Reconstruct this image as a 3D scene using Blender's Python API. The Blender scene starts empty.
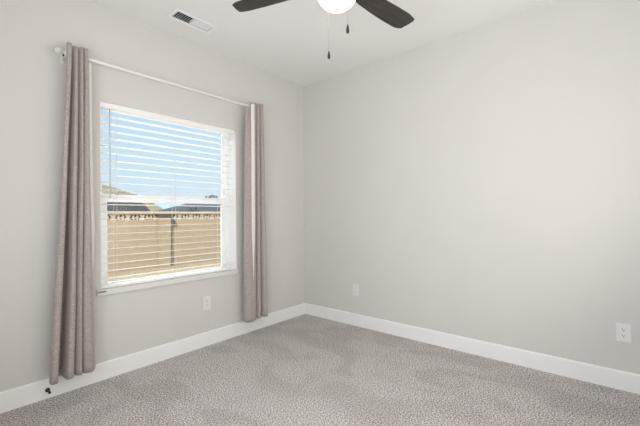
import bpy, bmesh, math, random
from mathutils import Vector, Matrix
from mathutils.geometry import tessellate_polygon
S = bpy.context.scene
COL = S.collection
PI = math.pi

# ------------------------------------------------------------------ camera
F_PX, YAW, PITCH, ROLL = 344.33, 0.705517, 0.0075122, -0.0099579
CAM = Vector((-3.04616, -2.84610, 1.17761))
fw = Vector((math.cos(YAW)*math.cos(PITCH), math.sin(YAW)*math.cos(PITCH), math.sin(PITCH)))
rt = Vector((math.sin(YAW), -math.cos(YAW), 0))
up = rt.cross(fw)
c_, s_ = math.cos(ROLL), math.sin(ROLL)
rt2 = c_*rt + s_*up
up2 = -s_*rt + c_*up
cd = bpy.data.cameras.new('camera')
cam = bpy.data.objects.new('camera', cd)
COL.objects.link(cam)
cd.sensor_width = 36
cd.lens = F_PX/640*36
cd.clip_start = 0.02
cd.clip_end = 2000
cam.matrix_world = Matrix(((rt2.x, up2.x, -fw.x, CAM.x), (rt2.y, up2.y, -fw.y, CAM.y),
                           (rt2.z, up2.z, -fw.z, CAM.z), (0, 0, 0, 1)))
S.camera = cam

# ------------------------------------------------------------------ world, sun, room light, exposure
S.view_settings.view_transform = 'Standard'
S.view_settings.look = 'None'
S.view_settings.gamma = 1
S.view_settings.use_curve_mapping = False
S.view_settings.exposure = 0.05

W = bpy.data.worlds.new('sky')
S.world = W
W.use_nodes = True
nt = W.node_tree
nt.nodes.clear()
tc = nt.nodes.new('ShaderNodeTexCoord')
sx = nt.nodes.new('ShaderNodeSeparateXYZ')
rp = nt.nodes.new('ShaderNodeValToRGB')
bg = nt.nodes.new('ShaderNodeBackground')
wo = nt.nodes.new('ShaderNodeOutputWorld')
e = rp.color_ramp.elements
e[0].position = 0.0
e[0].color = (0.76, 0.87, 0.95, 1)
e[1].position = 1.0
e[1].color = (0.22, 0.42, 0.80, 1)
m1 = rp.color_ramp.elements.new(0.10)
m1.color = (0.66, 0.83, 0.97, 1)
m2 = rp.color_ramp.elements.new(0.32)
m2.color = (0.50, 0.74, 0.97, 1)
nt.links.new(tc.outputs['Generated'], sx.inputs[0])
nt.links.new(sx.outputs['Z'], rp.inputs[0])
# bright sky band added above the view to strengthen light through the window
hi = nt.nodes.new('ShaderNodeMapRange')
hi.interpolation_type = 'SMOOTHSTEP'
hi.inputs['From Min'].default_value = 0.27
hi.inputs['From Max'].default_value = 0.42
nt.links.new(sx.outputs['Z'], hi.inputs['Value'])
ny = nt.nodes.new('ShaderNodeMapRange')
ny.interpolation_type = 'SMOOTHSTEP'
ny.inputs['From Min'].default_value = -0.05
ny.inputs['From Max'].default_value = 0.25
nt.links.new(sx.outputs['Y'], ny.inputs['Value'])
mu = nt.nodes.new('ShaderNodeMath')
mu.operation = 'MULTIPLY'
nt.links.new(hi.outputs[0], mu.inputs[0])
nt.links.new(ny.outputs[0], mu.inputs[1])
cm = nt.nodes.new('ShaderNodeMix')
cm.data_type = 'RGBA'
cm.inputs['B'].default_value = (4.5, 4.6, 4.7, 1)
nt.links.new(mu.outputs[0], cm.inputs['Factor'])
nt.links.new(rp.outputs[0], cm.inputs['A'])
nt.links.new(cm.outputs['Result'], bg.inputs[0])
nt.links.new(bg.outputs[0], wo.inputs[0])
bg.inputs[1].default_value = 1.0

sd = bpy.data.lights.new('sun', 'SUN')
sd.energy = 11.0
sd.angle = 0.009
sd.color = (1.0, 0.95, 0.86)
sun = bpy.data.objects.new('sun', sd)
COL.objects.link(sun)
sun.rotation_euler = Vector((0.52, 0.58, -0.86)).to_track_quat('-Z', 'Y').to_euler()


def area(name, loc, direction, w, h, power, color, spread=PI):
    d = bpy.data.lights.new(name, 'AREA')
    d.shape = 'RECTANGLE'
    d.size, d.size_y = w, h
    d.energy = power
    d.color = color
    d.spread = spread
    o = bpy.data.objects.new(name, d)
    COL.objects.link(o)
    o.location = loc
    o.rotation_euler = Vector(direction).to_track_quat('-Z', 'Z').to_euler()
    return o


# unseen fill lights added behind the camera to brighten the room
area('fill_light_side', (-3.55, -2.25, 1.5), (1, 0.03, 0.20), 1.8, 2.0, 50, (0.93, 0.985, 1.035), 2.8)
area('fill_light_back', (-1.9, -3.55, 1.5), (0, 1, 0.40), 2.6, 2.0, 44, (1.0, 0.945, 0.895), 2.8)

# ------------------------------------------------------------------ materials


def mat(name, color, rough=0.6, metal=0.0, noise=0.0, nscale=20.0, bump=0.0, bscale=200.0, bdist=0.002,
        emit=None, estr=0.0, sheen=0.0, spec=None):
    m = bpy.data.materials.new(name)
    m.use_nodes = True
    t = m.node_tree
    b = t.nodes['Principled BSDF']
    b.inputs['Roughness'].default_value = rough
    b.inputs['Metallic'].default_value = metal
    if spec is not None:
        b.inputs['Specular IOR Level'].default_value = spec
    if sheen:
        b.inputs['Sheen Weight'].default_value = sheen
    co = t.nodes.new('ShaderNodeTexCoord')
    n = t.nodes.new('ShaderNodeTexNoise')
    n.inputs['Scale'].default_value = nscale
    n.inputs['Detail'].default_value = 4
    t.links.new(co.outputs['Object'], n.inputs['Vector'])
    r = t.nodes.new('ShaderNodeValToRGB')
    r.color_ramp.elements[0].position = 0.3
    r.color_ramp.elements[1].position = 0.7
    lo = [max(0, c*(1-noise)) for c in color]
    hi = [min(1, c*(1+noise)) for c in color]
    r.color_ramp.elements[0].color = (*lo, 1)
    r.color_ramp.elements[1].color = (*hi, 1)
    t.links.new(n.outputs['Fac'], r.inputs[0])
    t.links.new(r.outputs[0], b.inputs['Base Color'])
    if bump:
        n2 = t.nodes.new('ShaderNodeTexNoise')
        n2.inputs['Scale'].default_value = bscale
        n2.inputs['Detail'].default_value = 3
        t.links.new(co.outputs['Object'], n2.inputs['Vector'])
        bp = t.nodes.new('ShaderNodeBump')
        bp.inputs['Strength'].default_value = bump
        bp.inputs['Distance'].default_value = bdist
        t.links.new(n2.outputs['Fac'], bp.inputs['Height'])
        t.links.new(bp.outputs['Normal'], b.inputs['Normal'])
    if emit:
        b.inputs['Emission Color'].default_value = (*emit, 1)
        b.inputs['Emission Strength'].default_value = estr
    return m


WALL = mat('wall_paint', (0.672, 0.656, 0.625), 0.75, noise=0.012, nscale=3, bump=0.12, bscale=110, bdist=0.0015, spec=0.3)
CEIL = mat('ceiling_paint', (0.84, 0.83, 0.815), 0.85, noise=0.01, nscale=3, bump=0.15, bscale=90, bdist=0.0015, spec=0.2)
TRIM = mat('trim_paint', (0.90, 0.895, 0.885), 0.4, noise=0.01, nscale=8)
VINYL = mat('white_vinyl', (0.92, 0.92, 0.92), 0.35, noise=0.01, nscale=8)
SLAT = mat('blind_white', (0.93, 0.925, 0.91), 0.4, noise=0.01, nscale=10)
PLASTIC = mat('outlet_white', (0.80, 0.79, 0.77), 0.35, noise=0.01)
DARKSLOT = mat('slot_dark', (0.04, 0.038, 0.036), 0.7)
BLACK = mat('black_rubber', (0.012, 0.012, 0.012), 0.45, noise=0.1)
VENTW = mat('vent_white', (0.90, 0.90, 0.89), 0.4, noise=0.01)
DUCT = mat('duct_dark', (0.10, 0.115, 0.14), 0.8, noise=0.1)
RODW = mat('rod_white', (0.82, 0.80, 0.77), 0.35, noise=0.01)
FINIAL = mat('finial_pale', (0.66, 0.63, 0.60), 0.25, noise=0.02)
BRONZE = mat('dark_bronze', (0.075, 0.06, 0.05), 0.4, metal=0.7, noise=0.1)
CHAIN = mat('chain_metal', (0.42, 0.39, 0.36), 0.35, metal=0.5, noise=0.1)
DAYLIT = mat('painted_daylight', (0.82, 0.79, 0.76), 0.9, noise=0.02)  # pale colour standing in for window daylight on the curtains
CORD = mat('ladder_cord', (0.70, 0.66, 0.60), 0.8, noise=0.03)
GLOBE = mat('opal_glass', (0.85, 0.82, 0.76), 0.3, emit=(1.0, 0.90, 0.74), estr=4.0)


def carpet_mat():
    m = bpy.data.materials.new('carpet')
    m.use_nodes = True
    t = m.node_tree
    b = t.nodes['Principled BSDF']
    b.inputs['Roughness'].default_value = 1.0
    b.inputs['Specular IOR Level'].default_value = 0.05
    L = t.links.new
    co = t.nodes.new('ShaderNodeTexCoord')

    def noise(scale, det, rough=0.6):
        n = t.nodes.new('ShaderNodeTexNoise')
        n.inputs['Scale'].default_value = scale
        n.inputs['Detail'].default_value = det
        n.inputs['Roughness'].default_value = rough
        L(co.outputs['Object'], n.inputs['Vector'])
        return n
    fine = noise(115, 3, 0.75)
    r = t.nodes.new('ShaderNodeValToRGB')
    els = r.color_ramp.elements
    els[0].position = 0.395
    els[0].color = (0.13, 0.115, 0.109, 1)
    els[1].position = 0.605
    els[1].color = (1.0, 0.955, 0.935, 1)
    mid = els.new(0.5)
    mid.color = (0.57, 0.532, 0.515, 1)
    L(fine.outputs['Fac'], r.inputs[0])
    # nap brushed by the vacuum: wide soft bands
    mp = t.nodes.new('ShaderNodeMapping')
    mp.inputs['Rotation'].default_value = (0, 0, 0.5)
    mp.inputs['Scale'].default_value = (1.0, 0.7, 1)
    L(co.outputs['Object'], mp.inputs[0])
    nap = t.nodes.new('ShaderNodeTexNoise')
    nap.inputs['Scale'].default_value = 2.6
    nap.inputs['Detail'].default_value = 1
    nap.inputs['Distortion'].default_value = 1.2
    L(mp.outputs[0], nap.inputs['Vector'])
    r2 = t.nodes.new('ShaderNodeValToRGB')
    r2.color_ramp.elements[0].position = 0.40
    r2.color_ramp.elements[0].color = (0.87, 0.865, 0.86, 1)
    r2.color_ramp.elements[1].position = 0.56
    r2.color_ramp.elements[1].color = (1.0, 1.0, 1.0, 1)
    L(nap.outputs['Fac'], r2.inputs[0])
    mx = t.nodes.new('ShaderNodeMix')
    mx.data_type = 'RGBA'
    mx.blend_type = 'MULTIPLY'
    mx.inputs['Factor'].default_value = 1.0
    L(r.outputs[0], mx.inputs['A'])
    L(r2.outputs[0], mx.inputs['B'])
    L(mx.outputs['Result'], b.inputs['Base Color'])
    bp = t.nodes.new('ShaderNodeBump')
    bp.inputs['Strength'].default_value = 0.7
    bp.inputs['Distance'].default_value = 0.006
    L(fine.outputs['Fac'], bp.inputs['Height'])
    L(bp.outputs['Normal'], b.inputs['Normal'])
    return m


CARPET = carpet_mat()


def curtain_mat():
    m = bpy.data.materials.new('curtain_cloth')
    m.use_nodes = True
    t = m.node_tree
    b = t.nodes['Principled BSDF']
    b.inputs['Roughness'].default_value = 0.75
    b.inputs['Sheen Weight'].default_value = 0.25
    L = t.links.new
    co = t.nodes.new('ShaderNodeTexCoord')
    mp = t.nodes.new('ShaderNodeMapping')
    mp.inputs['Scale'].default_value = (260, 260, 60)
    L(co.outputs['Object'], mp.inputs[0])
    n = t.nodes.new('ShaderNodeTexNoise')
    n.inputs['Scale'].default_value = 1.0
    n.inputs['Detail'].default_value = 3
    L(mp.outputs[0], n.inputs['Vector'])
    mp2 = t.nodes.new('ShaderNodeMapping')
    mp2.inputs['Scale'].default_value = (50, 50, 300)
    L(co.outputs['Object'], mp2.inputs[0])
    n2 = t.nodes.new('ShaderNodeTexNoise')
    n2.inputs['Scale'].default_value = 1.0
    L(mp2.outputs[0], n2.inputs['Vector'])
    ad = t.nodes.new('ShaderNodeMath')
    ad.operation = 'ADD'
    L(n.outputs['Fac'], ad.inputs[0])
    L(n2.outputs['Fac'], ad.inputs[1])
    hf = t.nodes.new('ShaderNodeMath')
    hf.operation = 'MULTIPLY'
    hf.inputs[1].default_value = 0.5
    L(ad.outputs[0], hf.inputs[0])
    r = t.nodes.new('ShaderNodeValToRGB')
    r.color_ramp.elements[0].position = 0.35
    r.color_ramp.elements[0].color = (0.30, 0.258, 0.238, 1)
    r.color_ramp.elements[1].position = 0.65
    r.color_ramp.elements[1].color = (0.485, 0.43, 0.404, 1)
    L(hf.outputs[0], r.inputs[0])
    L(r.outputs[0], b.inputs['Base Color'])
    bp = t.nodes.new('ShaderNodeBump')
    bp.inputs['Strength'].default_value = 0.25
    bp.inputs['Distance'].default_value = 0.001
    L(hf.outputs[0], bp.inputs['Height'])
    L(bp.outputs['Normal'], b.inputs['Normal'])
    return m


CLOTH = curtain_mat()


def wood_mat():
    m = bpy.data.materials.new('walnut_blade')
    m.use_nodes = True
    t = m.node_tree
    b = t.nodes['Principled BSDF']
    b.inputs['Roughness'].default_value = 0.5
    L = t.links.new
    co = t.nodes.new('ShaderNodeTexCoord')
    mp = t.nodes.new('ShaderNodeMapping')
    mp.inputs['Scale'].default_value = (3, 45, 10)
    L(co.outputs['Object'], mp.inputs[0])
    n = t.nodes.new('ShaderNodeTexNoise')
    n.inputs['Scale'].default_value = 1.5
    n.inputs['Detail'].default_value = 6
    n.inputs['Distortion'].default_value = 0.8
    L(mp.outputs[0], n.inputs['Vector'])
    r = t.nodes.new('ShaderNodeValToRGB')
    r.color_ramp.elements[0].position = 0.3
    r.color_ramp.elements[0].color = (0.014, 0.011, 0.0095, 1)
    r.color_ramp.elements[1].position = 0.72
    r.color_ramp.elements[1].color = (0.055, 0.042, 0.036, 1)
    L(n.outputs['Fac'], r.inputs[0])
    L(r.outputs[0], b.inputs['Base Color'])
    return m


WOOD = wood_mat()


def glass_mat():
    m = bpy.data.materials.new('window_glass')
    m.use_nodes = True
    t = m.node_tree
    t.nodes.clear()
    o = t.nodes.new('ShaderNodeOutputMaterial')
    tr = t.nodes.new('ShaderNodeBsdfTransparent')
    tr.inputs[0].default_value = (0.96, 0.975, 0.97, 1)
    gl = t.nodes.new('ShaderNodeBsdfGlossy')
    gl.inputs['Roughness'].default_value = 0.02
    fr = t.nodes.new('ShaderNodeFresnel')
    fr.inputs['IOR'].default_value = 1.18
    mx = t.nodes.new('ShaderNodeMixShader')
    t.links.new(fr.outputs[0], mx.inputs[0])
    t.links.new(tr.outputs[0], mx.inputs[1])
    t.links.new(gl.outputs[0], mx.inputs[2])
    t.links.new(mx.outputs[0], o.inputs[0])
    return m


GLASS = glass_mat()


def block_mat(name, c1, c2, mortar, bw, bh):
    m = bpy.data.materials.new(name)
    m.use_nodes = True
    t = m.node_tree
    b = t.nodes['Principled BSDF']
    b.inputs['Roughness'].default_value = 0.95
    b.inputs['Specular IOR Level'].default_value = 0.0
    L = t.links.new
    co = t.nodes.new('ShaderNodeTexCoord')
    sp = t.nodes.new('ShaderNodeSeparateXYZ')
    cb = t.nodes.new('ShaderNodeCombineXYZ')
    L(co.outputs['Object'], sp.inputs[0])
    L(sp.outputs['X'], cb.inputs['X'])
    L(sp.outputs['Z'], cb.inputs['Y'])
    br = t.nodes.new('ShaderNodeTexBrick')
    br.inputs['Scale'].default_value = 1.0
    br.inputs['Brick Width'].default_value = bw
    br.inputs['Row Height'].default_value = bh
    br.inputs['Mortar Size'].default_value = 0.008
    br.inputs['Color1'].default_value = (*c1, 1)
    br.inputs['Color2'].default_value = (*c2, 1)
    br.inputs['Mortar'].default_value = (*mortar, 1)
    L(cb.outputs[0], br.inputs['Vector'])
    n = t.nodes.new('ShaderNodeTexNoise')
    n.inputs['Scale'].default_value = 18
    n.inputs['Detail'].default_value = 5
    L(co.outputs['Object'], n.inputs['Vector'])
    r = t.nodes.new('ShaderNodeValToRGB')
    r.color_ramp.elements[0].position = 0.3
    r.color_ramp.elements[0].color = (0.88, 0.86, 0.83, 1)
    r.color_ramp.elements[1].position = 0.7
    r.color_ramp.elements[1].color = (1, 1, 1, 1)
    L(n.outputs['Fac'], r.inputs[0])
    mx = t.nodes.new('ShaderNodeMix')
    mx.data_type = 'RGBA'
    mx.blend_type = 'MULTIPLY'
    mx.inputs['Factor'].default_value = 1
    L(br.outputs['Color'], mx.inputs['A'])
    L(r.outputs[0], mx.inputs['B'])
    L(mx.outputs['Result'], b.inputs['Base Color'])
    bp = t.nodes.new('ShaderNodeBump')
    bp.inputs['Strength'].default_value = 0.4
    bp.inputs['Distance'].default_value = 0.01
    bp.invert = True
    L(br.outputs['Fac'], bp.inputs['Height'])
    L(bp.outputs['Normal'], b.inputs['Normal'])
    return m


BLOCK = block_mat('tan_block', (0.285, 0.232, 0.174), (0.27, 0.22, 0.164), (0.205, 0.166, 0.12), 0.41, 0.203)
CAPST = mat('cap_stone', (0.295, 0.242, 0.184), 0.9, noise=0.06, nscale=15, bump=0.3, bscale=60, spec=0.0)
GROUND = mat('dirt_gravel', (0.225, 0.182, 0.132), 1.0, noise=0.3, nscale=14, bump=0.8, bscale=45, bdist=0.03, spec=0.0)
HILL = mat('dry_hill', (0.13, 0.122, 0.092), 1.0, noise=0.25, nscale=0.5, bump=0.5, bscale=1.5, bdist=0.3, spec=0.0)
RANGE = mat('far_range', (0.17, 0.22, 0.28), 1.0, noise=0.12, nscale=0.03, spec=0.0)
ROOFD = mat('charcoal_shingle', (0.036, 0.036, 0.039), 0.95, noise=0.25, nscale=6, bump=0.5, bscale=12, bdist=0.02, spec=0.0)
ROOFB = mat('blue_grey_shingle', (0.045, 0.053, 0.063), 0.95, noise=0.2, nscale=6, bump=0.5, bscale=12, bdist=0.02, spec=0.0)
STUCCO = mat('grey_stucco', (0.22, 0.21, 0.20), 0.95, noise=0.05, nscale=6, spec=0.0)
FASCIA = mat('pale_fascia', (0.16, 0.16, 0.165), 0.6, noise=0.03, spec=0.0)
LEAFRED = mat('red_leaves', (0.05, 0.028, 0.032), 0.8, noise=0.4, nscale=8, spec=0.0)
LEAFGRN = mat('dark_leaves', (0.05, 0.058, 0.045), 0.8, noise=0.4, nscale=5, spec=0.0)
BARK = mat('bark', (0.16, 0.12, 0.09), 0.9, noise=0.2)

# ------------------------------------------------------------------ mesh helpers


def obj(name, bm, m, parent=None, smooth=False, bevel=0.0, segs=2, loc=None):
    me = bpy.data.meshes.new(name)
    bmesh.ops.recalc_face_normals(bm, faces=bm.faces[:])
    bm.to_mesh(me)
    bm.free()
    me.materials.append(m)
    if smooth:
        for p in me.polygons:
            p.use_smooth = True
    o = bpy.data.objects.new(name, me)
    COL.objects.link(o)
    if parent:
        o.parent = parent
    if loc:
        o.location = loc
    if bevel:
        md = o.modifiers.new('bevel', 'BEVEL')
        md.width = bevel
        md.segments = segs
        md.limit_method = 'ANGLE'
    return o


def box(bm, x0, x1, y0, y1, z0, z1, M=None):
    vs = [bm.verts.new((x, y, z)) for x in (x0, x1) for y in (y0, y1) for z in (z0, z1)]
    for f in ((0, 1, 3, 2), (4, 6, 7, 5), (0, 4, 5, 1), (2, 3, 7, 6), (0, 2, 6, 4), (1, 5, 7, 3)):
        bm.faces.new([vs[i] for i in f])
    if M:
        for v in vs:
            v.co = M @ v.co
    return vs


def B(*a):
    bm = bmesh.new()
    box(bm, *a)
    return bm


def lathe(bm, prof, n=32, M=None):
    """prof: list of (r, z) turned about z."""
    rings = []
    for r, z in prof:
        if r < 1e-6:
            rings.append([bm.verts.new((0, 0, z))])
        else:
            rings.append([bm.verts.new((r*math.cos(2*PI*k/n), r*math.sin(2*PI*k/n), z)) for k in range(n)])
    for a, b in zip(rings, rings[1:]):
        if len(a) == 1 and len(b) == 1:
            continue
        for k in range(n):
            k2 = (k+1) % n
            if len(a) == 1:
                bm.faces.new((a[0], b[k], b[k2]))
            elif len(b) == 1:
                bm.faces.new((a[k], b[0], a[k2]))
            else:
                bm.faces.new((a[k], b[k], b[k2], a[k2]))
    for ring, flip in ((rings[0], True), (rings[-1], False)):
        if len(ring) > 1:
            bm.faces.new(ring[::-1] if flip else ring)
    if M:
        for ring in rings:
            for v in ring:
                v.co = M @ v.co
    return bm


def tube(bm, a, b, r, n=16):
    a, b = Vector(a), Vector(b)
    d = b-a
    M = Matrix.Translation(a) @ d.to_track_quat('Z', 'Y').to_matrix().to_4x4()
    return lathe(bm, [(r, 0), (r, d.length)], n, M)


def holed_prism(bm, outer, holes, y0, y1):
    """2D outline with holes in x,z, extruded in y."""
    loops = [outer]+holes
    tris = tessellate_polygon([[Vector((x, z, 0)) for x, z in lp] for lp in loops])
    flat = [q for lp in loops for q in lp]
    f = [bm.verts.new((x, y0, z)) for x, z in flat]
    k = [bm.verts.new((x, y1, z)) for x, z in flat]
    for t in tris:
        try:
            bm.faces.new([f[i] for i in t])
            bm.faces.new([k[i] for i in reversed(t)])
        except ValueError:
            pass
    i0 = 0
    for lp in loops:
        n = len(lp)
        for i in range(n):
            a, b = i0+i, i0+(i+1) % n
            bm.faces.new((f[a], f[b], k[b], k[a]))
        i0 += n


def thing(name, label, cat, loc=(0, 0, 0), rotz=0.0, group=None):
    o = bpy.data.objects.new(name, None)
    o.empty_display_size = 0.1
    COL.objects.link(o)
    o.location = loc
    o.rotation_euler = (0, 0, rotz)
    return tag(o, label, cat, group)


def tag(o, label, cat, group=None):
    o['label'] = label
    o['category'] = cat
    if group:
        o['group'] = group
    return o


def struct(o, label=None, cat=None):
    o['kind'] = 'structure'
    if label:
        o['label'] = label
    if cat:
        o['category'] = cat
    return o


# ------------------------------------------------------------------ room shell
H = 2.74
XB, YB = -3.62, -3.62            # the walls behind the camera
T = 0.19
OX0, OX1, OZ0, OZ1 = -2.171, -0.987, 0.650, 2.034    # window opening

struct(obj('floor', B(XB, 0, YB, 0, -0.12, 0), CARPET), 'grey speckled cut pile carpet covering the bedroom floor', 'floor')

# window wall: a slab with a bull-nosed opening
bm = bmesh.new()
RN = 0.003


def ring(y, o):
    return [(OX0-o, y, OZ0-o), (OX1+o, y, OZ0-o), (OX1+o, y, OZ1+o), (OX0-o, y, OZ1+o)]


prof = [(0.0, RN)] + [(RN-RN*math.cos(a), RN-RN*math.sin(a)) for a in [PI/12*k for k in range(1, 6)]] + [(RN, 0.0), (T, 0.0)]
rings = [[bm.verts.new(q) for q in ring(y, o)] for y, o in prof]
for a, b in zip(rings, rings[1:]):
    for k in range(4):
        bm.faces.new((a[k], a[(k+1) % 4], b[(k+1) % 4], b[k]))
for y, rg in ((0.0, rings[0]), (T, rings[-1])):
    oc = [bm.verts.new(q) for q in ((XB-T, y, -0.6 if y else -0.12), (T, y, -0.6 if y else -0.12), (T, y, H+0.2), (XB-T, y, H+0.2))]
    for k in range(4):
        bm.faces.new((oc[k], oc[(k+1) % 4], rg[(k+1) % 4], rg[k]))
    if y == 0:
        oc0 = oc
    else:
        for k in range(4):
            bm.faces.new((oc0[k], oc0[(k+1) % 4], oc[(k+1) % 4], oc[k]))
struct(obj('wall_left', bm, WALL), 'warm grey painted wall that holds the window', 'wall')
struct(obj('wall_right', B(0, T, YB-T, -0.0005, -0.12, H+0.2), WALL), 'plain warm grey painted wall right of the corner', 'wall')
struct(obj('wall_back', B(XB-T, -0.0005, YB-T, YB, -0.12, H+0.2), WALL), 'plain painted wall behind the camera', 'wall')
struct(obj('wall_near', B(XB-T, XB, YB+0.0005, -0.0005, -0.12, H+0.2), WALL), 'plain painted wall beside the camera', 'wall')

# ceiling with the cut-out for the register
VX0, VX1, VY0, VY1 = -1.757, -1.455, -0.357, -0.253
bm = bmesh.new()
xs, ys = [XB, VX0, VX1, 0], [YB, VY0, VY1, 0]
for i in range(3):
    for j in range(3):
        if i == 1 and j == 1:
            continue
        box(bm, xs[i], xs[i+1], ys[j], ys[j+1], H, H+0.14)
bmesh.ops.remove_doubles(bm, verts=bm.verts[:], dist=1e-5)
seen = {}
for f in list(bm.faces):
    k = tuple(sorted(v.index for v in f.verts))
bm.verts.index_update()
for f in list(bm.faces):
    seen.setdefault(tuple(sorted(v.index for v in f.verts)), []).append(f)
for fs in seen.values():
    if len(fs) > 1:
        bmesh.ops.delete(bm, geom=fs, context='FACES_ONLY')
struct(obj('ceiling', bm, CEIL), 'white painted flat ceiling', 'ceiling')


# baseboards with an eased top edge
def baseboard(name, axis, a, b, label):
    bm = bmesh.new()
    prof = [(0, 0), (-0.014, 0), (-0.014, 0.116), (-0.011, 0.1235), (-0.006, 0.126), (0, 0.126)]
    ends = []
    for t in (a, b):
        ends.append([bm.verts.new((t, d, z) if axis == 'x' else (d, t, z)) for d, z in prof])
    n = len(prof)
    for k in range(n):
        bm.faces.new((ends[0][k], ends[0][(k+1) % n], ends[1][(k+1) % n], ends[1][k]))
    bm.faces.new(ends[0])
    bm.faces.new(ends[1][::-1])
    return struct(obj(name, bm, TRIM), label, 'baseboard')


baseboard('baseboard_left', 'x', XB, 0, 'tall white baseboard along the window wall')
baseboard('baseboard_right', 'y', YB, -0.0145, 'tall white baseboard along the right wall')

# ------------------------------------------------------------------ window
win = bpy.data.objects.new('window_1', None)
COL.objects.link(win)
struct(win, 'white vinyl single hung window with a horizontal meeting rail', 'window')
FY0, FY1 = 0.113, 0.182
# outer frame
FWD = 0.040
bm = bmesh.new()
box(bm, OX0, OX0+FWD, FY0, FY1, OZ0, OZ1)
box(bm, OX1-FWD, OX1, FY0, FY1, OZ0, OZ1)
box(bm, OX0+FWD, OX1-FWD, FY0, FY1, OZ0, OZ0+0.012)
box(bm, OX0+FWD, OX1-FWD, FY0, FY1, OZ1-0.006, OZ1)
obj('window_frame', bm, VINYL, win, bevel=0.003)
bm = bmesh.new()
LT = 0.0025
box(bm, OX0, OX0+LT, 0.0035, FY0, OZ0, OZ1)
box(bm, OX1-LT, OX1, 0.0035, FY0, OZ0, OZ1)
box(bm, OX0+LT, OX1-LT, 0.0035, FY0, OZ1-LT, OZ1)
obj('jamb_liner', bm, VINYL, win)
MZ0, MZ1 = 1.302, 1.358          # meeting rail
# lower sash (room side)
bm = bmesh.new()
a0, a1 = OX0+FWD, OX1-FWD
box(bm, a0, a0+0.042, 0.123, 0.149, OZ0+0.012, MZ1)
box(bm, a1-0.042, a1, 0.123, 0.149, OZ0+0.012, MZ1)
box(bm, a0+0.042, a1-0.042, 0.123, 0.149, OZ0+0.012, OZ0+0.028)
box(bm, a0+0.042, a1-0.042, 0.123, 0.149, MZ0, MZ1)
ls = obj('lower_sash', bm, VINYL, win, bevel=0.002)
obj('glass_pane', B(a0+0.040, a1-0.040, 0.135, 0.139, OZ0+0.026, MZ0+0.002), GLASS, ls)
obj('sash_lock', B(-1.62, -1.55, 0.116, 0.124, MZ1-0.014, MZ1-0.001), VINYL, ls, bevel=0.002)
# upper sash (outer side)
bm = bmesh.new()
box(bm, a0, a0+0.014, 0.152, 0.176, MZ0, OZ1-0.006)
box(bm, a1-0.014, a1, 0.152, 0.176, MZ0, OZ1-0.006)
box(bm, a0+0.014, a1-0.014, 0.152, 0.176, MZ0, MZ1-0.005)
box(bm, a0+0.014, a1-0.014, 0.152, 0.176, OZ1-0.02, OZ1-0.006)
us = obj('upper_sash', bm, VINYL, win, bevel=0.002)
obj('glass_pane', B(a0+0.012, a1-0.012, 0.162, 0.166, MZ1-0.007, OZ1-0.018), GLASS, us)
# sill board
bm = bmesh.new()
box(bm, OX0-0.03, OX1+0.005, -0.018, 0.0, OZ0-0.038, OZ0+0.004)
box(bm, OX0+0.0005, OX1-0.0005, 0.0, FY0, OZ0-0.012, OZ0+0.004)
bmesh.ops.remove_doubles(bm, verts=bm.verts[:], dist=1e-6)
sill = obj('window_sill', bm, mat('sill_paint', (0.74, 0.73, 0.71), 0.45, noise=0.01), win, bevel=0.004)
bm = B(-2.196, -2.143, -0.0215, -0.0175, OZ0-0.016, OZ0-0.006)
obj('dark_mark', bm, mat('mark_grey', (0.16, 0.155, 0.15), 0.5), sill, bevel=0.001)  # small dark grey bar at the left end of the sill front

# ------------------------------------------------------------------ blind
bl = thing('window_blind', 'white horizontal slat blind lowered with open slats in the window', 'blind', (0, 0, 0))
bx0, bx1 = OX0+0.003, OX1-0.010
obj('headrail', B(bx0, bx1, 0.006, 0.068, 1.993, OZ1-LT-0.0005), SLAT, bl, bevel=0.004)
SY, SWD, TILT, PITCH_Z = 0.045, 0.054, 0.06, 0.0553
bm = bmesh.new()
zs = []
z = 1.940
while z > 0.70:
    zs.append(z)
    z -= PITCH_Z
for z in zs:
    sec = []
    for k in range(7):
        t = (k/6-0.5)
        yy = SWD*t
        zz = 0.0008*(1-4*t*t)
        sec.append((yy, zz))
    full = [(yy, zz+0.0008) for yy, zz in sec]+[(yy, zz-0.0008) for yy, zz in reversed(sec)]
    ends = []
    for x in (bx0+0.002, bx1-0.002):
        ends.append([bm.verts.new((x, SY+yy*math.cos(TILT)+zz*math.sin(TILT), z-yy*math.sin(TILT)+zz*math.cos(TILT))) for yy, zz in full])
    n = len(full)
    for k in range(n):
        bm.faces.new((ends[0][k], ends[0][(k+1) % n], ends[1][(k+1) % n], ends[1][k]))
    bm.faces.new(ends[0])
    bm.faces.new(ends[1][::-1])
obj('slats', bm, SLAT, bl)
obj('bottom_rail', B(bx0+0.002, bx1-0.002, SY-0.030, SY+0.030, OZ0+0.006, OZ0+0.024), SLAT, bl, bevel=0.003)
for x in (-2.06, -1.60, -1.148):
    bm = bmesh.new()
    for y in (SY-0.033, SY+0.033):
        tube(bm, (x, y, OZ0+0.02), (x, y, 1.99), 0.0011, 6)
    for z in zs:
        tube(bm, (x, SY-0.033, z-0.003), (x, SY+0.033, z-0.005), 0.0006, 4)
    obj('ladder_cord', bm, CORD, bl)
# tilt wand at the left
bm = bmesh.new()
tube(bm, (-2.107, 0.004, 1.99), (-2.107, 0.004, 1.345), 0.0042, 8)
lathe(bm, [(0.0, 1.318), (0.006, 1.323), (0.006, 1.345), (0.004, 1.352)], 10, Matrix.Translation((-2.107, 0.004, 0)))
obj('tilt_wand', bm, mat('wand_grey', (0.62, 0.60, 0.57), 0.4), bl, smooth=True)

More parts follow.
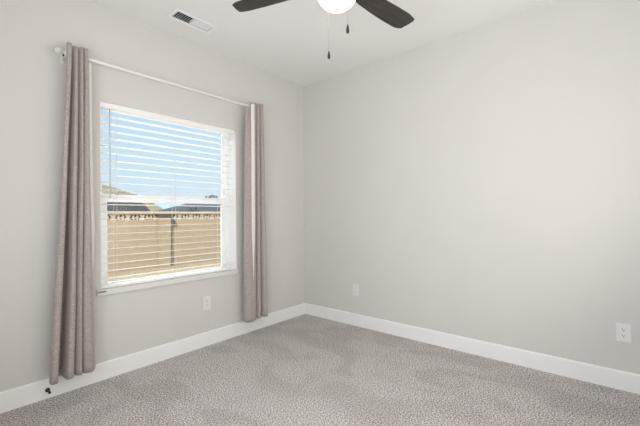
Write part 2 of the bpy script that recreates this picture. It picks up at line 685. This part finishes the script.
# ------------------------------------------------------------------ curtain rod
RY, RZ = -0.09, 2.277
rod = thing('curtain_rod', 'thin white curtain rod mounted above the window', 'curtain rod', (0, 0, 0))
bm = bmesh.new()
tube(bm, (-2.410, RY, RZ), (-0.70, RY, RZ), 0.0115, 20)
obj('pole', bm, RODW, rod, smooth=True, bevel=0.002)
Mx = Matrix.Translation((-2.410, RY, RZ)) @ Matrix.Rotation(-PI/2, 4, 'Y')
bm = lathe(bmesh.new(), [(0.0145, 0.0), (0.0145, 0.006), (0.008, 0.008), (0.008, 0.012), (0.014, 0.014), (0.021, 0.019),
                         (0.0255, 0.029), (0.0255, 0.037), (0.021, 0.047), (0.012, 0.055), (0.0, 0.057)], 28, Mx)
obj('finial', bm, FINIAL, rod, smooth=True)
for x in (-2.402, -0.78):
    bm = bmesh.new()
    box(bm, x-0.010, x+0.010, -0.006, -0.0005, RZ-0.05, RZ+0.03)
    box(bm, x-0.006, x+0.006, RY, -0.005, RZ-0.026, RZ-0.0125)
    tube(bm, (x-0.004, RY, RZ), (x+0.004, RY, RZ), 0.0135, 16)
    br = obj('bracket', bm, RODW, rod, bevel=0.001)
    bm = bmesh.new()
    tube(bm, (x-0.0055, RY+0.006, RZ-0.020), (x-0.013, RY+0.006, RZ-0.020), 0.0065, 10)
    obj('set_screw', bm, BLACK, br)


# ------------------------------------------------------------------ curtains
def smooth01(t):
    t = max(0, min(1, t))
    return t*t*(3-2*t)


def interp(tab, u):
    if u <= tab[0][0]:
        return tab[0][1]
    for (a, va), (b, vb) in zip(tab, tab[1:]):
        if u <= b:
            return va+(vb-va)*(u-a)/(b-a)
    return tab[-1][1]


def catmull(pts, n):
    out = []
    P = [pts[0]]+pts+[pts[-1]]
    m = len(pts)-1
    for i in range(m):
        p0, p1, p2, p3 = [Vector(q) for q in P[i:i+4]]
        for k in range(n):
            t = k/n
            out.append(0.5*((2*p1)+(p2-p0)*t+(2*p0-5*p1+4*p2-p3)*t*t+(3*p1-p0-3*p2+p3)*t*t*t))
    out.append(Vector(pts[-1]))
    return out


def curtain_sheet(top, low, ztop, zlow, nz=60, sub=8, ease=0.8, ruffle=0.0, seed=1):
    """top/low: plan outlines (x, y) with the same number of points; ztop/zlow: tables over u in 0..1."""
    rnd = random.Random(seed)
    A, C = catmull(top, sub), catmull(low, sub)
    n = len(A)
    ph = [rnd.uniform(0, 6.28) for _ in range(6)]
    bm = bmesh.new()
    grid = []
    for j in range(nz+1):
        v = j/nz
        row = []
        for i in range(n):
            u = i/(n-1)
            zt, zl = interp(ztop, u), interp(zlow, u)
            # finer rows near the header
            vv = v**1.25
            z = zt+(zl-zt)*vv
            w = vv**ease
            p = A[i].lerp(C[i], w)
            p.y = A[i].y+(C[i].y-A[i].y)*vv**0.6
            d = 0.004*math.sin(5*vv+ph[0]+u*7)+0.003*math.sin(11*vv+ph[1]-u*9)
            d *= min(1, vv*5)
            x = p.x+d*0.7
            y = p.y+d
            if ruffle and z > RZ-0.01:
                h = (z-RZ+0.01)/0.08
                y += ruffle*h*math.sin(u*70+ph[2])
                x += ruffle*0.5*h*math.sin(u*43+ph[3])
            row.append(bm.verts.new((x, y, z)))
        grid.append(row)
    for a, b in zip(grid, grid[1:]):
        for i in range(n-1):
            bm.faces.new((a[i], a[i+1], b[i+1], b[i]))
    global last_grid
    last_grid = [[v.co.copy() for v in row] for row in grid]
    return bm


def daylight_strip(u0, u1, v0, v1, off, push):
    """window daylight laid on the cloth as a pale strip, narrowing downwards"""
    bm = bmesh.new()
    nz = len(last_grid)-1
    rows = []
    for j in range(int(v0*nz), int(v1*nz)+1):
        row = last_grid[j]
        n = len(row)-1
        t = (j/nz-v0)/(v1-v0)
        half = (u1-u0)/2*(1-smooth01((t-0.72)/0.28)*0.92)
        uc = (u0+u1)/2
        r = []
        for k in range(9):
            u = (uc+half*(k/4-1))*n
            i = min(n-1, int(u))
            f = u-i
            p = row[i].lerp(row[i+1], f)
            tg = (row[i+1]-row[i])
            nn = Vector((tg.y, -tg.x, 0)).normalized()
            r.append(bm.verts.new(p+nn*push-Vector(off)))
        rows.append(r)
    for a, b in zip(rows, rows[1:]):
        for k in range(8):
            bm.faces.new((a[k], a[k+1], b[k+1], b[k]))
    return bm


def solid(o, t):
    md = o.modifiers.new('thickness', 'SOLIDIFY')
    md.thickness = t
    md.offset = 0
    return o


# left curtain: four soft folds, gathered tightly on the rod
cl = thing('curtain', 'gathered taupe curtain hanging left of the window', 'curtain', (-2.35, RY, 0.13), group='taupe curtains')
topL = [(-2.386, -0.112), (-2.400, -0.124), (-2.396, -0.142), (-2.378, -0.140), (-2.378, -0.112), (-2.366, -0.134), (-2.354, -0.146),
        (-2.340, -0.134), (-2.342, -0.112), (-2.330, -0.134), (-2.322, -0.145), (-2.310, -0.134), (-2.312, -0.112), (-2.300, -0.136), (-2.284, -0.136), (-2.278, -0.110)]
lowL = [(-2.484, -0.055), (-2.500, -0.110), (-2.498, -0.160), (-2.464, -0.150), (-2.476, -0.060), (-2.428, -0.035), (-2.414, -0.160),
        (-2.376, -0.150), (-2.384, -0.060), (-2.364, -0.130), (-2.342, -0.158), (-2.330, -0.140), (-2.338, -0.060), (-2.318, -0.140), (-2.268, -0.150), (-2.228, -0.060)]
off = (-2.35, RY, 0.13)


def rel(bm, off):
    for v in bm.verts:
        v.co -= Vector(off)
    return bm


bm = curtain_sheet(topL, lowL, [(0, 2.338), (0.12, 2.334), (0.27, 2.322), (0.5, 2.318), (0.8, 2.330), (1, 2.326)], [(0, 0.134), (0.2, 0.132), (0.27, 0.165), (0.36, 0.140), (0.6, 0.142), (1, 0.138)], ruffle=0.006, seed=3, ease=1.2)
solid(obj('panel', rel(bm, off), CLOTH, cl, smooth=True), 0.0022)
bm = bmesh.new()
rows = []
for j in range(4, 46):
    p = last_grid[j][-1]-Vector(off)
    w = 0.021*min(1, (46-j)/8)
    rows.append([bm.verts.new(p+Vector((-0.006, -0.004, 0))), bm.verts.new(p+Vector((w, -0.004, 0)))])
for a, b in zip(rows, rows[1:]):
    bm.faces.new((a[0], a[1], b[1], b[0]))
solid(obj('daylight_band', bm, DAYLIT, cl, smooth=True), 0.0012)  # daylight on the edge beside the window, built as a pale strip

# right curtain: one broad fold towards the window, tight folds beyond


offr = (-0.82, RY, 0.15)
cr = thing('curtain', 'narrow taupe curtain hanging right of the window, near the corner', 'curtain', offr, group='taupe curtains')
topR = [(-0.930, -0.106), (-0.948, -0.118), (-0.930, -0.122), (-0.908, -0.116), (-0.892, -0.112), (-0.888, -0.122), (-0.872, -0.132), (-0.835, -0.132),
        (-0.812, -0.113), (-0.802, -0.124), (-0.790, -0.130), (-0.778, -0.120), (-0.772, -0.113), (-0.762, -0.126), (-0.742, -0.130), (-0.726, -0.112)]
lowR = [(-0.935, -0.030), (-0.966, -0.075), (-0.982, -0.115), (-0.982, -0.140), (-0.960, -0.156), (-0.930, -0.162), (-0.895, -0.156), (-0.862, -0.140),
        (-0.852, -0.080), (-0.828, -0.130), (-0.808, -0.142), (-0.790, -0.120), (-0.776, -0.070), (-0.748, -0.125), (-0.712, -0.140), (-0.684, -0.080)]
bm = curtain_sheet(topR, lowR, [(0, 2.250), (0.26, 2.250), (0.31, 2.306), (0.5, 2.312), (1, 2.326)], [(0, 0.158), (0.35, 0.148), (0.55, 0.160), (1, 0.152)], ruffle=0.003, seed=8)
solid(obj('panel', rel(bm, offr), CLOTH, cr, smooth=True), 0.0022)

solid(obj('daylight_band', daylight_strip(0.33, 0.43, 0.02, 0.86, offr, 0.0025), DAYLIT, cr, smooth=True), 0.001)  # pale strip in place of window daylight falling on the broad fold

# ------------------------------------------------------------------ ceiling register
vent = thing('ceiling_vent', 'white rectangular ceiling register above the window curtain', 'vent', ((VX0+VX1)/2, (VY0+VY1)/2, H))
hx, hy = (VX1-VX0)/2, (VY1-VY0)/2
bm = bmesh.new()
ox, oy = 0.178, 0.077
for x0, x1, y0, y1 in ((-ox, -hx, -oy, oy), (hx, ox, -oy, oy), (-hx, hx, -oy, -hy), (-hx, hx, hy, oy)):
    box(bm, x0, x1, y0, y1, -0.007, -0.0005)
obj('frame', bm, VENTW, vent, bevel=0.003)
obj('divider', B(-0.004, 0.004, -hy, hy, -0.006, 0.02), VENTW, vent)
bm = bmesh.new()
N = 8
for side, ang in ((-1, 0.75), (1, -0.75)):
    for k in range(N):
        x = side*(0.008+(hx-0.012)*(k+0.5)/N)
        M = Matrix.Translation((x, 0, 0.006)) @ Matrix.Rotation(ang, 4, 'Y')
        box(bm, -0.0006, 0.0006, -hy, hy, -0.011, 0.011, M)
obj('louvers', bm, VENTW, vent)
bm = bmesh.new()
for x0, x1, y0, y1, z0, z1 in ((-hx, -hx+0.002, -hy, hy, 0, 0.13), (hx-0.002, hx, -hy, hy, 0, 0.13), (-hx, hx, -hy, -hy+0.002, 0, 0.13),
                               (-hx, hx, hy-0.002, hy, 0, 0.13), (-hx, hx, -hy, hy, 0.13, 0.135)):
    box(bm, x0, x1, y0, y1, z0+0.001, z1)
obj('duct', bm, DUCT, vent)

# ------------------------------------------------------------------ ceiling fan
FX, FY = -1.552, -1.712
fan = thing('ceiling_fan', 'ceiling fan with dark wood blades and a lit opal globe', 'ceiling fan', (FX, FY, H))
bm = lathe(bmesh.new(), [(0.0, -0.001), (0.068, -0.001), (0.068, -0.02), (0.058, -0.05), (0.03, -0.066), (0.0, -0.066)], 36)
obj('canopy', bm, BRONZE, fan, smooth=True)
bm = bmesh.new()
tube(bm, (0, 0, -0.20), (0, 0, -0.06), 0.0127, 20)
obj('downrod', bm, BRONZE, fan, smooth=True)
bm = lathe(bmesh.new(), [(0.0, -0.18), (0.03, -0.18), (0.05, -0.195), (0.098, -0.21), (0.108, -0.225), (0.108, -0.265), (0.098, -0.28),
                         (0.075, -0.292), (0.075, -0.315), (0.09, -0.318), (0.09, -0.328), (0.0, -0.328)], 48)
obj('motor_housing', bm, BRONZE, fan, smooth=True)
prof = [(0.085, -0.325), (0.102, -0.332)]
for k in range(1, 13):
    a = PI/2*k/12
    prof.append((0.111*math.cos(a) if k < 12 else 0.0, -0.345-0.092*math.sin(a)))
bm = lathe(bmesh.new(), prof, 48)
obj('light_globe', bm, GLOBE, fan, smooth=True)


def blade_bm():
    # x along the blade; width grows towards the tip, tip slanted
    up_ = [(0.15, 0.042), (0.22, 0.052), (0.35, 0.064), (0.48, 0.070), (0.58, 0.070), (0.612, 0.063)]
    lo_ = [(0.650, -0.040), (0.642, -0.054), (0.58, -0.064), (0.48, -0.064), (0.35, -0.060), (0.22, -0.052), (0.15, -0.042)]
    tip = [(0.636, 0.050), (0.647, 0.0)]
    pts = up_+tip+lo_
    bm = bmesh.new()
    t = [bm.verts.new((x, y, 0.004)) for x, y in pts]
    b = [bm.verts.new((x, y, -0.004)) for x, y in pts]
    bm.faces.new(t)
    bm.faces.new(b[::-1])
    n = len(pts)
    for k in range(n):
        bm.faces.new((t[k], b[k], b[(k+1) % n], t[(k+1) % n]))
    return bm


def iron_bm():
    bm = bmesh.new()
    pts = [(0.085, 0.018), (0.13, 0.014), (0.16, 0.034), (0.22, 0.034), (0.235, 0.02), (0.235, -0.02), (0.22, -0.034), (0.16, -0.034), (0.13, -0.014), (0.085, -0.018)]
    t = [bm.verts.new((x, y, 0.0095)) for x, y in pts]
    b = [bm.verts.new((x, y, 0.0045)) for x, y in pts]
    bm.faces.new(t)
    bm.faces.new(b[::-1])
    n = len(pts)
    for k in range(n):
        bm.faces.new((t[k], b[k], b[(k+1) % n], t[(k+1) % n]))
    return bm


for k, a in enumerate((109.5, -9.0, 229.5)):
    bo = obj('blade', blade_bm(), WOOD, fan, bevel=0.0015)
    bo.matrix_local = Matrix.Translation((0, 0, -0.285)) @ Matrix.Rotation(math.radians(a), 4, 'Z') @ Matrix.Rotation(math.radians(-10), 4, 'X') @ Matrix.Scale(1.012, 4, (1, 0, 0))
    obj('blade_arm', iron_bm(), BRONZE, bo, bevel=0.001)
# pull chains: view direction (fx, fy), right (rx, ry)
fx, fy, rx, ry = math.cos(YAW), math.sin(YAW), math.sin(YAW), -math.cos(YAW)
for dep, rgt, zb in ((-0.125, 0.045, 2.105), (0.118, -0.045, 2.086)):
    x, y = fx*dep+rx*rgt, fy*dep+ry*rgt
    zb -= H
    bm = bmesh.new()
    tube(bm, (x, y, zb+0.045), (x, y, -0.330), 0.0009, 6)
    z = zb+0.05
    while z < -0.33:
        lathe(bm, [(0, -0.0009), (0.0009, 0), (0, 0.0009)], 6, Matrix.Translation((x, y, z)))
        z += 0.006
    # little arm from the switch housing
    l_ = math.hypot(x, y)
    tube(bm, (x*0.085/l_, y*0.085/l_, -0.330), (x, y, -0.330), 0.003, 8)
    ch = obj('pull_chain', bm, CHAIN, fan)
    bm = lathe(bmesh.new(), [(0, 0.0), (0.006, 0.001), (0.0082, 0.005), (0.0082, 0.014), (0.007, 0.026), (0.0045, 0.038), (0.0022, 0.046), (0, 0.047)], 16,
               Matrix.Translation((x, y, zb)))
    obj('pull_fob', bm, mat('fob_bronze', (0.06, 0.05, 0.042), 0.35, metal=0.5), ch, smooth=True)
    if dep > 0:
        bm = lathe(bmesh.new(), [(0, -0.006), (0.0035, -0.004), (0.0035, 0.004), (0, 0.006)], 10, Matrix.Translation((x, y, 2.308-H)))
        obj('connector', bm, CHAIN, ch, smooth=True)


# ------------------------------------------------------------------ outlets
def outlet(loc, rotz, label):
    t = thing('electrical_outlet', label, 'outlet', loc, rotz, 'duplex wall outlets')
    w, h = 0.0395, 0.0615
    obj('cover_plate', B(-w, w, -0.006, -0.0005, -h, h), PLASTIC, t, bevel=0.003)
    for s in (-1, 1):
        pts = []
        for k in range(24):
            a = 2*PI*k/24
            pts.append((0.0175*math.cos(a)*1.05, max(-0.0135, min(0.0135, 0.0175*math.sin(a)))))
        bm = bmesh.new()
        f = [bm.verts.new((x, -0.0075, z+s*0.0195)) for x, z in pts]
        b = [bm.verts.new((x, -0.0055, z+s*0.0195)) for x, z in pts]
        bm.faces.new(f)
        bm.faces.new(b[::-1])
        for k in range(24):
            bm.faces.new((f[k], f[(k+1) % 24], b[(k+1) % 24], b[k]))
        rc = obj('receptacle', bm, PLASTIC, t)
        bm = bmesh.new()
        zc = s*0.0195
        box(bm, -0.0075, -0.0050, -0.0079, -0.0074, zc-0.001, zc+0.0085)
        box(bm, 0.0050, 0.0070, -0.0079, -0.0074, zc, zc+0.0075)
        tube(bm, (0, -0.0074, zc-0.0065), (0, -0.0079, zc-0.0065), 0.0030, 10)
        obj('slots', bm, DARKSLOT, rc)
    bm = bmesh.new()
    tube(bm, (0, -0.0058, 0), (0, -0.0072, 0), 0.0032, 12)
    obj('screw', bm, PLASTIC, t)
    return t


outlet((-1.318, 0, 0.388), 0, 'white duplex outlet under the window on the window wall')
outlet((0, -0.745, 0.381), -PI/2, 'white duplex outlet on the right wall near the corner')
outlet((0, -2.888, 0.381), -PI/2, 'white duplex outlet on the right wall, farthest from the corner')

# ------------------------------------------------------------------ door stop
ds = thing('door_stop', 'small black door stop screwed to the baseboard below left curtain', 'door stop', (-2.488, -0.0142, 0.055))
Mx = Matrix.Rotation(PI/2, 4, 'X')
obj('mounting_base', lathe(bmesh.new(), [(0, 0), (0.0135, 0), (0.0135, 0.004), (0.010, 0.009), (0.006, 0.012), (0, 0.012)], 24, Mx), BLACK, ds, smooth=True)
obj('stem', lathe(bmesh.new(), [(0.0045, 0.010), (0.0045, 0.046)], 16, Mx), BLACK, ds, smooth=True)
obj('bumper_tip', lathe(bmesh.new(), [(0, 0.044), (0.0065, 0.044), (0.0075, 0.048), (0.0075, 0.058), (0.006, 0.062), (0, 0.063)], 20, Mx), BLACK, ds, smooth=True)

# ------------------------------------------------------------------ outside: ground, block wall
GZ = -0.38
bm = bmesh.new()
q = [bm.verts.new(c) for c in ((-150, T+0.005, GZ), (300, T+0.005, GZ), (300, 400, GZ), (-150, 400, GZ))]
bm.faces.new(q)
struct(obj('ground', bm, GROUND), 'tan dirt and gravel yard outside the window', 'ground')
struct(obj('bounce_slab', B(-5, 3.5, T+0.01, 4.3, GZ, GZ+0.05), mat('pale_bounce', (0.72, 0.70, 0.66), 0.9, noise=0.04)), 'unseen pale slab added below the window to bounce sunlight in', 'ground')  # out of view, added as a reflector for the window

WY = 8.0
bw = thing('block_wall', 'tan concrete block yard wall with a pierced top course', 'wall', (0, WY, GZ))
zt = 1.335-GZ                   # wall top
zc0 = zt-0.06                   # under the cap
zb0 = zc0-0.203                 # under the pierced course
WX0, WX1 = -6.0, 14.0
obj('wall_panel', B(WX0, WX1, 0, 0.2, -0.1, zb0), BLOCK, bw)
PX = 1.99
P0, P1 = PX-0.19, PX+0.19


def ell(cx, cz, rx_, rz_, n=14, a0=0, a1=2*PI):
    return [(cx+rx_*math.cos(a0+(a1-a0)*k/n), cz+rz_*math.sin(a0+(a1-a0)*k/n)) for k in range(n)]


bm = bmesh.new()
bwid = 0.40
k = -16
x = P1+0.0-bwid*20
xs_ = []
i = 0
while P1+i*bwid < WX1-0.5:
    xs_.append(P1+i*bwid)
    i += 1
i = 1
while P0-i*bwid > WX0:
    xs_.append(P0-i*bwid)
    i += 1
for x in xs_:
    cx, cz = x+bwid/2, zb0+0.1015
    outer = [(x, zb0), (x+bwid, zb0), (x+bwid, zc0), (x, zc0)]
    left = [(cx-0.060, cz+0.08), (cx-0.10, cz+0.08), (cx-0.135, cz+0.045), (cx-0.15, cz), (cx-0.135, cz-0.045), (cx-0.10, cz-0.08),
            (cx-0.060, cz-0.08), (cx-0.085, cz-0.04), (cx-0.095, cz), (cx-0.085, cz+0.04)]
    right = [(2*cx-a, b) for a, b in left]
    h1 = ell(cx, cz+0.045, 0.042, 0.034)
    h2 = ell(cx, cz-0.045, 0.042, 0.034)
    holed_prism(bm, outer, [left, right, h1, h2], 0.0, 0.2)
obj('pierced_course', bm, CAPST, bw)
bm = bmesh.new()
box(bm, WX0, P0-0.09, -0.025, 0.225, zc0, zt)
box(bm, P1+0.09, WX1, -0.025, 0.225, zc0, zt)
obj('wall_cap', bm, CAPST, bw, bevel=0.006)
pl = obj('pilaster', B(P0, P1, -0.20, 0.22, -0.1, zc0-0.001), BLOCK, bw)
obj('pilaster_cap', B(P0-0.07, P1+0.07, -0.29, 0.26, zc0, zt+0.015), CAPST, pl, bevel=0.008)


# ------------------------------------------------------------------ outside: neighbours, hill, far range
def house(name, label, loc, rz, L, D, wall_h, ridge_h, roofm, over=0.5, hip=0.0):
    t = thing(name, label, 'house', loc, rz)
    obj('walls', B(0, L, 0, D, -0.05, wall_h), STUCCO, t)
    bm = bmesh.new()
    sec = [(-over, wall_h-0.12), (D/2, ridge_h), (D+over, wall_h-0.12), (D+over, wall_h-0.30), (D/2, ridge_h-0.18), (-over, wall_h-0.30)]
    ends = [[bm.verts.new((xx+(sg*hip if abs(y-D/2) < 1e-6 else 0), y, z)) for y, z in sec] for xx, sg in ((-over, 1), (L+over, -1))]
    for k in range(6):
        bm.faces.new((ends[0][k], ends[0][(k+1) % 6], ends[1][(k+1) % 6], ends[1][k]))
    for e_ in ends:
        if hip:
            for q_ in ((0, 1, 2), (0, 2, 3, 5), (3, 4, 5)):
                bm.faces.new([e_[i_] for i_ in q_])
        else:
            bm.faces.new(e_)
    rf = obj('roof', bm, roofm, t)
    obj('fascia', B(-over, L+over, -over-0.03, -over+0.005, wall_h-0.31, wall_h-0.13), FASCIA, t)
    return t


house('house', 'neighbouring house with a charcoal roof behind the left of the block wall', (-7.0, 18.0, GZ), 0, 12.55, 1.7, 2.05, 2.44, ROOFD, 0.3)
house('house', 'neighbouring house with a blue grey roof behind the block wall, right side', (11.6, 26.0, GZ), 0, 18, 5, 2.0, 2.93, ROOFB, 0.4, 3.0)

# hill: a long mound sinking to the right
bm = bmesh.new()
rnd = random.Random(4)
NX, NY = 60, 24
g = []
for j in range(NY+1):
    row = []
    for i in range(NX+1):
        x = -30+100*i/NX
        y = 60+50*j/NY
        hgt = interp([(-30, 9.5), (10, 10.2), (17, 9.9), (22, 9.5), (25, 8.6), (29.6, 7.1), (31.5, 4.2), (33.5, 1.0), (36, 0), (70, 0)], x)*math.sin(PI*j/NY)**0.8
        row.append(bm.verts.new((x+rnd.uniform(-.3, .3), y, GZ-0.3+hgt+rnd.uniform(-.18, .18)*(0 < j < NY))))
    g.append(row)
for a, b in zip(g, g[1:]):
    for i in range(NX):
        bm.faces.new((a[i], a[i+1], b[i+1], b[i]))
struct(obj('hill', bm, HILL, smooth=True), 'dry brown hill rising behind the neighbouring houses', 'hill')

bm = bmesh.new()
rows = [[], []]
for i in range(80):
    x = -100+900*i/79
    hgt = 17+1.2*math.sin(i*0.5)+0.7*math.sin(i*1.3+1)
    rows[0].append((bm.verts.new((x, 390, GZ)), bm.verts.new((x, 430, GZ+hgt)), bm.verts.new((x, 470, GZ))))
for a, b in zip(rows[0], rows[0][1:]):
    bm.faces.new((a[0], b[0], b[1], a[1]))
    bm.faces.new((a[1], b[1], b[2], a[2]))
struct(obj('distant_range', bm, RANGE, smooth=True), 'low blue grey range on the horizon', 'hill')


def bush(name, label, cat, loc, r, hgt, m, n, trunk, seed):
    rnd = random.Random(seed)
    t = thing(name, label, cat, loc)
    bm = bmesh.new()
    for _ in range(n):
        while True:
            p = Vector((rnd.uniform(-1, 1), rnd.uniform(-1, 1), rnd.uniform(-1, 1)))
            if 0.3 < p.length < 1:
                break
        c = Vector((p.x*r, p.y*r, trunk+(p.z+1)*hgt/2))
        s = r*0.16*rnd.uniform(0.7, 1.3)
        u = Vector((rnd.gauss(0, 1), rnd.gauss(0, 1), rnd.gauss(0, 1))).normalized()
        w = u.orthogonal().normalized()
        bm.faces.new([bm.verts.new(c+u*s), bm.verts.new(c+w*s*0.5), bm.verts.new(c-u*s), bm.verts.new(c-w*s*0.5)])
    obj('foliage', bm, m, t)
    bm = bmesh.new()
    tube(bm, (0, 0, -0.02), (0, 0, trunk+hgt*0.5), r*0.06, 8)
    obj('trunk', bm, BARK, t)
    return t


bush('tree', 'small dark red leaved tree behind the block wall', 'tree', (7.85, 16.5, GZ), 0.5, 1.1, LEAFRED, 300, 1.05, 5)
bush('tree', 'distant dark tree top just above the window meeting rail', 'tree', (36.4, 60.0, GZ), 1.3, 1.6, LEAFGRN, 200, 4.6, 9)
